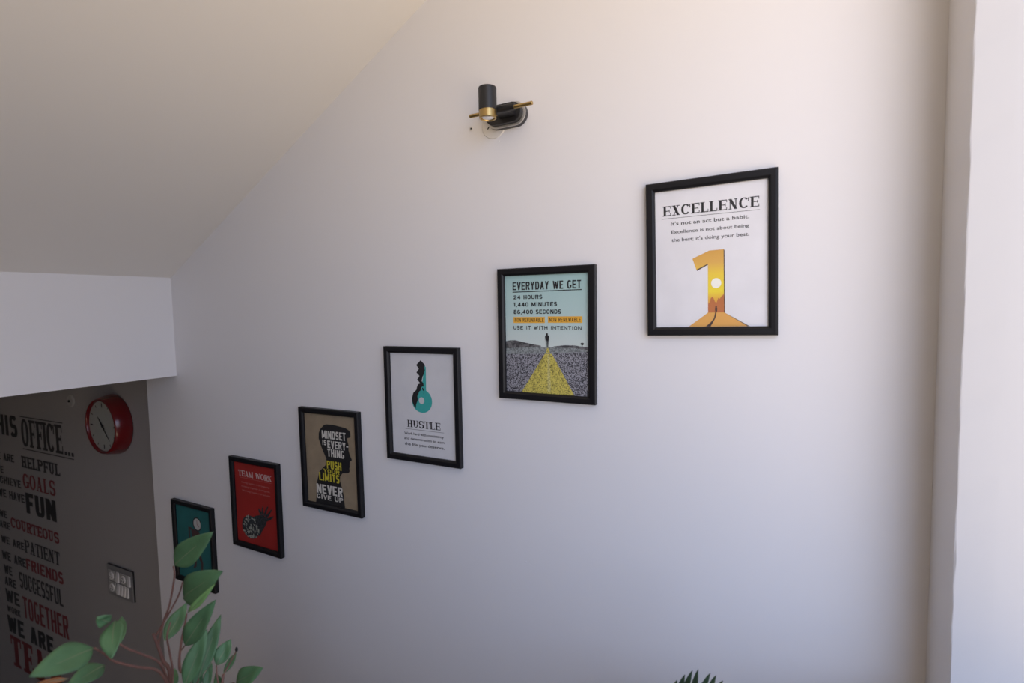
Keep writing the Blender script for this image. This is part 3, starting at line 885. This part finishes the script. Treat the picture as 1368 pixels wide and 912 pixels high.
# red wall clock
t = empty('wall_clock', on_text_wall(-0.492, 0.976), 'round wall clock with a deep red rim on the shaded far wall', 'wall clock', rz=RZ_T)
bm = bmesh.new()
lathe(bm, [(0.120, 0.0003), (0.142, 0.0008), (0.144, 0.006), (0.142, 0.022), (0.135, 0.052), (0.130, 0.066), (0.127, 0.0695), (0.122, 0.0700), (0.1195, 0.066), (0.1190, 0.054), (0.118, 0.02)], 64, 'y')
link('rim', bm, M['red_pl'], t, smooth=True)
bm = bmesh.new(); lathe(bm, [(0.1185, 0.050), (0.1185, 0.0565), (0.02, 0.0566)], 64, 'y'); f = link('dial', bm, M['dial'], t)
for i in range(12):
    a = pi / 2 - 2 * pi * i / 12
    l0, l1, wd = (0.088, 0.108, 0.003) if i % 3 == 0 else (0.096, 0.108, 0.002)
    c_, s_ = cos(a), sin(a)
    bm = bmesh.new()
    prism_xz(bm, [(l0 * c_ - wd * s_, l0 * s_ + wd * c_), (l1 * c_ - wd * s_, l1 * s_ + wd * c_), (l1 * c_ + wd * s_, l1 * s_ - wd * c_), (l0 * c_ + wd * s_, l0 * s_ - wd * c_)], -0.0571, -0.0566)
    link('hour_mark', bm, M['hole'], f)
def hand(name, ang, ln, wd, off, tail=0.02):
    a = rad(90 - ang)
    c_, s_ = cos(a), sin(a)
    bm = bmesh.new()
    pts = [(-tail, -wd), (ln * 0.6, -wd), (ln, 0), (ln * 0.6, wd), (-tail, wd)]
    prism_xz(bm, [(x * c_ - z * s_, x * s_ + z * c_) for x, z in pts], -off - 0.001, -off)
    if name == 'hour_hand':
        lathe(bm, [(0.006, 0.0567), (0.006, 0.0625), (0.004, 0.063)], 20, 'y')
    link(name, bm, M['hole'], t)
hand('hour_hand', 318, 0.058, 0.004, 0.0585)
hand('minute_hand', 140, 0.088, 0.003, 0.0605)

# modular switch board
t = empty('switch_board', on_text_wall(-0.537, 0.184), 'square metal-trimmed switch board with sockets below the red clock', 'switch board', rz=RZ_T)
bm = bmesh.new(); box(bm, -0.1105, 0.1095, -0.007, -0.0003, -0.0765, 0.0765, bev=0.002); link('back_plate', bm, M['matblack'], t)
bm = bmesh.new(); box(bm, -0.110, 0.108, -0.0110, -0.0071, -0.076, 0.0755, bev=0.0012); fp = link('front_plate', bm, M['plate'], t)
fp['label'] = 'grey front plate with a pale edge'
for nm, cx, cz, wd, hh in (('socket', -0.064, 0.026, 0.060, 0.052), ('switch', -0.014, 0.026, 0.023, 0.052), ('socket', 0.037, 0.026, 0.060, 0.052), ('socket', -0.064, -0.034, 0.060, 0.052), ('switch', -0.014, -0.034, 0.023, 0.052),
                           ('switch', 0.012, -0.034, 0.023, 0.052), ('switch', 0.038, -0.034, 0.023, 0.052), ('switch', 0.064, -0.034, 0.023, 0.052), ('indicator', 0.083, 0.026, 0.022, 0.052)):
    bm = bmesh.new()
    if nm == 'socket':
        box(bm, cx - wd / 2, cx + wd / 2, -0.0135, -0.0111, cz - hh / 2, cz + hh / 2, bev=0.001)
        o = link(nm, bm, M['grey_pl'], t)
        bm = bmesh.new()
        lathe(bm, [(0.019, 0.0136), (0.019, 0.0175), (0.017, 0.0182), (0.002, 0.0182)], 28, 'y', origin=(cx, 0, cz))
        link('socket_face', bm, M['white_pl'], o)
        bm = bmesh.new()
        for dx, dz in ((0, 0.009), (-0.008, -0.006), (0.008, -0.006)):
            lathe(bm, [(0.003, 0.0183), (0.003, 0.0186), (0.001, 0.0186)], 14, 'y', origin=(cx + dx, 0, cz + dz))
        link('pin_holes', bm, M['hole'], o)
    else:
        # a rocker tipped inwards at the top
        a = [bm.verts.new((x, -y, z)) for x, y, z in ((cx - wd / 2, 0.0111, cz + hh / 2), (cx + wd / 2, 0.0111, cz + hh / 2), (cx + wd / 2, 0.0111, cz - hh / 2), (cx - wd / 2, 0.0111, cz - hh / 2),
                                                     (cx - wd / 2 + .003, 0.0130, cz + hh / 2), (cx + wd / 2 - .003, 0.0130, cz + hh / 2), (cx + wd / 2 - .003, 0.0185, cz - hh / 2 + .002), (cx - wd / 2 + .003, 0.0185, cz - hh / 2 + .002))]
        for fc in ((0, 1, 2, 3), (4, 5, 6, 7), (0, 1, 5, 4), (1, 2, 6, 5), (2, 3, 7, 6), (3, 0, 4, 7)):
            bm.faces.new([a[i] for i in fc])
        link(nm, bm, M['white_pl'], t)

# small round cap above the lettering
t = empty('junction_cover', on_text_wall(-0.886, 1.061), 'small round grey cover on the far wall left of the red clock', 'cover plate', rz=RZ_T)
bm = bmesh.new(); lathe(bm, [(0.030, 0.0003), (0.030, 0.006), (0.027, 0.010), (0.010, 0.012), (0.002, 0.012)], 32, 'y'); link('rosette', bm, M['grey_pl'], t)
bm = bmesh.new(); lathe(bm, [(0.006, 0.0121), (0.006, 0.0165), (0.004, 0.018), (0.001, 0.018)], 18, 'y', origin=(0.003, 0, 0)); link('screw', bm, M['hole'], t)

# ------------------------------------------------------------------ the leafy branch in a pot on the low wall
def at(px, py, d):
    """a point d metres along the view axis behind picture position px, py (used once, to read places off the photo)"""
    return CAM + (AX_F + AX_R * ((px - 684) / F_PX) + AX_U * ((456 - py) / F_PX)) * d
def zz(x, y):
    return (30 + x / 4.275, 700 + y / 4.275)

POT = Vector((-0.80, 0.40, 0.56))
plant = empty('potted_plant', POT, 'leafy green plant with reddish stems in the lower left foreground', 'plant')

def leaf(bm, base, tip, width, face, droop=0.12, fold=0.25, mi=0, n=14, shape=0.42):
    """an ovate leaf from base to tip, curved along its length and folded at the rib; a real blade 0.5 mm thick"""
    base, tip = Vector(base), Vector(tip)
    ax = tip - base
    L = ax.length
    ax.normalize()
    nm = (Vector(face) - ax * Vector(face).dot(ax)).normalized()
    sd = ax.cross(nm)
    rows = []
    cols = (-1, -0.66, -0.33, 0, 0.33, 0.66, 1)
    for layer in (0.0, -0.0005):
        rr_ = []
        for i in range(n + 1):
            t_ = i / n
            # ovate outline: widest at `shape`, pointed tip
            if t_ < shape:
                wv = math.sin(pi / 2 * t_ / shape) ** 0.75
            else:
                u = (t_ - shape) / (1 - shape)
                wv = (cos(pi / 2 * u)) ** 0.9
            wv = max(wv, 0.004) * width / 2
            c = base + ax * (L * t_) - nm * (droop * L * (t_ - 0.5) ** 2 * 2) + nm * (droop * L * 0.25)
            rr_.append([bm.verts.new(c + sd * (wv * k) + nm * (abs(k) ** 1.4 * wv * fold + layer + 0.0012 * sin(9 * t_ + 3 * k))) for k in cols])
        rows.append(rr_)
    A, B = rows
    for i in range(n):
        for j in range(len(cols) - 1):
            f = bm.faces.new((A[i][j], A[i][j + 1], A[i + 1][j + 1], A[i + 1][j])); f.material_index = mi; f.smooth = True
            f = bm.faces.new((B[i][j + 1], B[i][j], B[i + 1][j], B[i + 1][j + 1])); f.material_index = mi; f.smooth = True
        for j in (0, len(cols) - 1):
            f = bm.faces.new((A[i][j], A[i + 1][j], B[i + 1][j], B[i][j])); f.material_index = mi
    for i in (0, n):
        for j in range(len(cols) - 1):
            f = bm.faces.new((A[i][j], A[i][j + 1], B[i][j + 1], B[i][j])); f.material_index = mi
    # the pale rib on the front, as far as two thirds
    for i in range(0, int(n * 0.66)):
        w0, w1 = 0.0007 * (1 - i / n), 0.0007 * (1 - (i + 1) / n)
        p0, p1 = A[i][3].co + nm * 0.0004, A[i + 1][3].co + nm * 0.0004
        f = bm.faces.new([bm.verts.new(q) for q in (p0 - sd * w0, p0 + sd * w0, p1 + sd * w1, p1 - sd * w1)])
        f.material_index = 3

LEAVES = [  # base, tip (zoomed photo places), distances, width in px, facing, droop, fold, material
    ((862, 238), (1078, 50), 0.80, 0.77, 33, (0.35, -0.9, 0.25), 0.10, 0.20, 0),
    ((905, 425), (1128, 272), 0.82, 0.78, 40, (0.15, -0.8, 0.6), 0.14, 0.20, 0),
    ((938, 512), (1092, 352), 0.80, 0.765, 10, (0.9, -0.4, 0.2), 0.12, 0.10, 1),
    ((812, 668), (938, 448), 0.82, 0.86, 21, (-0.2, -1.0, 0.3), -0.12, 0.25, 0),
    ((922, 700), (1096, 438), 0.82, 0.80, 27, (0.3, -0.9, 0.3), 0.10, 0.25, 0),
    ((1005, 880), (1132, 515), 0.86, 0.90, 20, (0.4, -0.9, 0.1), 0.08, 0.25, 0),
    ((925, 930), (1052, 600), 0.84, 0.86, 24, (0.0, -1.0, 0.2), 0.08, 0.25, 0),
    ((1108, 805), (1188, 655), 0.88, 0.90, 20, (0.2, -1.0, 0.2), 0.08, 0.25, 0),
    ((1150, 850), (1224, 728), 0.88, 0.92, 9, (0.6, -0.7, 0.2), 0.08, 0.25, 0),
    ((1212, 905), (1366, 822), 0.88, 0.86, 25, (0.2, -0.8, 0.5), 0.14, 0.15, 0),
    ((528, 545), (505, 765), 0.72, 0.68, 27, (-0.2, -0.9, 0.4), 0.14, 0.25, 0),
    ((545, 690), (568, 520), 0.74, 0.78, 15, (0.7, -0.6, 0.2), 0.10, 0.25, 0),
    ((500, 560), (425, 535), 0.72, 0.70, 18, (-0.2, -0.9, 0.5), 0.10, 0.15, 0),
    ((412, 705), (48, 862), 0.68, 0.60, 40, (0.1, -0.8, 0.6), 0.10, 0.15, 0),
    ((475, 800), (250, 930), 0.74, 0.68, 26, (-0.2, -0.9, 0.3), 0.12, 0.2, 0),
    ((262, 882), (85, 905), 0.69, 0.66, 7, (0.0, -0.8, 0.5), 0.10, 0.2, 2),
    ((850, 950), (868, 820), 0.86, 0.88, 15, (0.2, -1.0, 0.1), 0.1, 0.25, 0),
    ((985, 960), (1022, 800), 0.88, 0.9, 12, (0.4, -0.9, 0.1), 0.1, 0.25, 0),
    ((1040, 960), (1080, 790), 0.88, 0.9, 11, (0.1, -1.0, 0.1), 0.1, 0.25, 0),
    ((1145, 965), (1100, 850), 0.88, 0.9, 12, (0.1, -1.0, 0.1), 0.1, 0.25, 0),
]
bm = bmesh.new()
for b0, t0, d0, d1, wpx, face, dr, fo, mi in LEAVES:
    to_cam = (CAM - at(*zz(*b0), d0)).normalized()
    face = to_cam * 0.85 + Vector(face) * 0.35
    leaf(bm, at(*zz(*b0), d0) - POT, at(*zz(*t0), d1) - POT, wpx * (d0 + d1) / 2 / F_PX * 1.0, face, dr, fo, mi)
# lower leaves, out of the picture
r2 = random.Random(11)
for i in range(16):
    a = r2.uniform(0, 2 * pi); rr_ = r2.uniform(0.05, 0.13); z = r2.uniform(0.13, 0.19)
    b0 = Vector((rr_ * 0.5 * cos(a), rr_ * 0.5 * sin(a), z))
    leaf(bm, b0, b0 + Vector((0.07 * cos(a), 0.07 * sin(a), 0.015)), 0.03, (cos(a) * -0.3, sin(a) * -0.3, 1), 0.2, 0.2, 0)
link('foliage', bm, [M['leaf'], M['leaf2'], M['leaf_o'], M['rib']], plant)

def P3(x, y, d):
    return at(*zz(x, y), d) - POT
root = [Vector((0.0, 0.0, 0.10))]
bm = bmesh.new()
def branch(pts, r0, r1):
    n = len(pts)
    tube(bm, pts, [1.25 * (r0 + (r1 - r0) * i / (n - 1)) for i in range(n)], 8)
hub = P3(850, 960, 0.84)
hub2 = P3(960, 965, 0.86)
branch([Vector((-0.01, 0.0, 0.08)), hub, P3(800, 770, 0.83), P3(748, 625, 0.82)], 0.0028, 0.0016)
branch([P3(775, 690, 0.825), P3(805, 560, 0.82), P3(840, 460, 0.815), P3(868, 300, 0.805), P3(862, 240, 0.80)], 0.0016, 0.0009)
branch([P3(760, 640, 0.822), P3(830, 520, 0.82), P3(890, 410, 0.82), P3(915, 330, 0.815)], 0.0012, 0.0008)
branch([hub, P3(790, 800, 0.80), P3(690, 745, 0.77), P3(580, 700, 0.74), P3(535, 650, 0.73), P3(528, 560, 0.72)], 0.0016, 0.0009)
branch([hub, P3(780, 840, 0.79), P3(640, 812, 0.75), P3(520, 780, 0.72), P3(465, 738, 0.70), P3(410, 707, 0.68)], 0.0017, 0.0010)
branch([Vector((0.0, 0.01, 0.08)), hub2, P3(900, 830, 0.84), P3(905, 690, 0.83), P3(930, 560, 0.83), P3(938, 512, 0.83)], 0.0022, 0.0009)
branch([hub, P3(858, 840, 0.83), P3(838, 720, 0.825), P3(826, 640, 0.82), P3(845, 560, 0.83)], 0.0015, 0.0008)
branch([P3(905, 720, 0.83), P3(918, 705, 0.825), P3(925, 695, 0.82)], 0.001, 0.0008)
branch([Vector((0.01, 0.01, 0.08)), P3(1130, 965, 0.87), P3(1145, 870, 0.88), P3(1180, 800, 0.89), P3(1222, 722, 0.92)], 0.002, 0.0007)
branch([P3(1130, 965, 0.87), P3(1112, 870, 0.88), P3(1108, 805, 0.88)], 0.0012, 0.0008)
branch([P3(1135, 940, 0.872), P3(1170, 915, 0.875), P3(1212, 905, 0.88)], 0.0011, 0.0008)
branch([hub2, P3(930, 935, 0.845), P3(925, 925, 0.84)], 0.0011, 0.0008)
branch([hub2, P3(1000, 900, 0.86), P3(1005, 880, 0.86)], 0.0011, 0.0008)
link('stems', bm, M['stem'], plant)
bm = bmesh.new()
p_ = P3(1222, 715, 0.92)
lathe(bm, [(0.0008, -0.004), (0.0022, -0.002), (0.0022, 0.002), (0.0008, 0.0045)], 12, 'z', origin=p_)
o = link('bud', bm, M['hole'], plant, smooth=True)
o['label'] = 'tiny dark bud at a stem tip'

def pot(parent, r, h):
    bm = bmesh.new()
    lathe(bm, [(0.01, 0.0), (r * 0.72, 0.0), (r * 0.76, 0.004), (r * 0.96, h * 0.86), (r, h * 0.87), (r * 1.02, h * 0.99), (r * 0.98, h), (r * 0.9, h), (r * 0.88, h * 0.84)], 40, 'z')
    link('pot', bm, M['clay'], parent, smooth=False)
    bm = bmesh.new()
    lathe(bm, [(r * 0.87, h * 0.80), (r * 0.87, h * 0.85), (r * 0.4, h * 0.87), (0.005, h * 0.88)], 30, 'z')
    link('soil', bm, M['soil'], parent)
pot(plant, 0.075, 0.11)

# ------------------------------------------------------------------ palm on the landing: only its highest leaf tips reach into the picture
PB = Vector((-0.17, 0.86, 0.0))
palm = empty('potted_palm', PB, 'dark green leaf tips poking up at the bottom edge below the pictures', 'plant')
bm = bmesh.new()
PD = 0.855
tips = [((905, 918), (915.5, 902.5)), ((912, 917), (925.5, 897)), ((923, 917), (933.5, 895.5)), ((934, 918), (949.5, 900.5)), ((944, 919), (957, 903.5)), ((953, 922), (966, 910.5)), ((897, 922), (905, 909.5))]
tip_rachis = [at(890, 935, PD) - PB, at(905, 926, PD) - PB, at(925, 923, PD) - PB, at(948, 926, PD) - PB, at(968, 936, PD) - PB]
for (b0, t0) in tips:
    B, Tt = at(*b0, PD) - PB, at(*t0, PD - 0.01) - PB
    low = B + (B - Tt) * 0.5
    leaf(bm, low, Tt, 0.0105, (0.5, -0.85, 0.1), 0.18, 0.3, 0, 12, 0.45)
# the arching fronds below
r3 = random.Random(21)
fr = []
for i in range(9):
    a = 2 * pi * i / 9 + r3.uniform(-0.2, 0.2)
    R_ = r3.uniform(0.16, 0.24) if sin(a) < 0.2 else r3.uniform(0.10, 0.16)
    if cos(a) > 0.3:
        R_ *= 0.8
    h = r3.uniform(0.60, 0.74)
    pts = [Vector((0, 0, 0.24)), Vector((R_ * 0.25 * cos(a), R_ * 0.25 * sin(a), h * 0.75)), Vector((R_ * 0.65 * cos(a), R_ * 0.65 * sin(a), h)), Vector((R_ * cos(a), R_ * sin(a), h - 0.05))]
    fr.append(pts)
    for k in range(1, 12):
        u = k / 12
        if u < 0.35:
            continue
        q = pts[1].lerp(pts[2], (u - 0.3) / 0.4) if u < 0.7 else pts[2].lerp(pts[3], (u - 0.7) / 0.3)
        for sgn in (-1, 1):
            sd = Vector((-sin(a), cos(a), 0)) * sgn
            leaf(bm, q, q + sd * 0.055 + Vector((cos(a), sin(a), 0)) * 0.02 + Vector((0, 0, 0.01)), 0.010, (0, 0, 1), 0.2, 0.3, 0, 6, 0.45)
link('fronds', bm, [M['palm'], M['palm'], M['palm'], M['palm']], palm)
bm = bmesh.new()
for pts in fr:
    tube(bm, pts, [0.004, 0.003, 0.002, 0.001], 6)
tube(bm, [Vector((0, 0, 0.24)), Vector((-0.02, 0.0, 0.62)), tip_rachis[0], tip_rachis[1], tip_rachis[2], tip_rachis[3], tip_rachis[4]], [0.004, 0.003, 0.002, 0.0015, 0.0012, 0.001, 0.0008], 6)
link('stalks', bm, M['palm'], palm)
pot(palm, 0.13, 0.26)
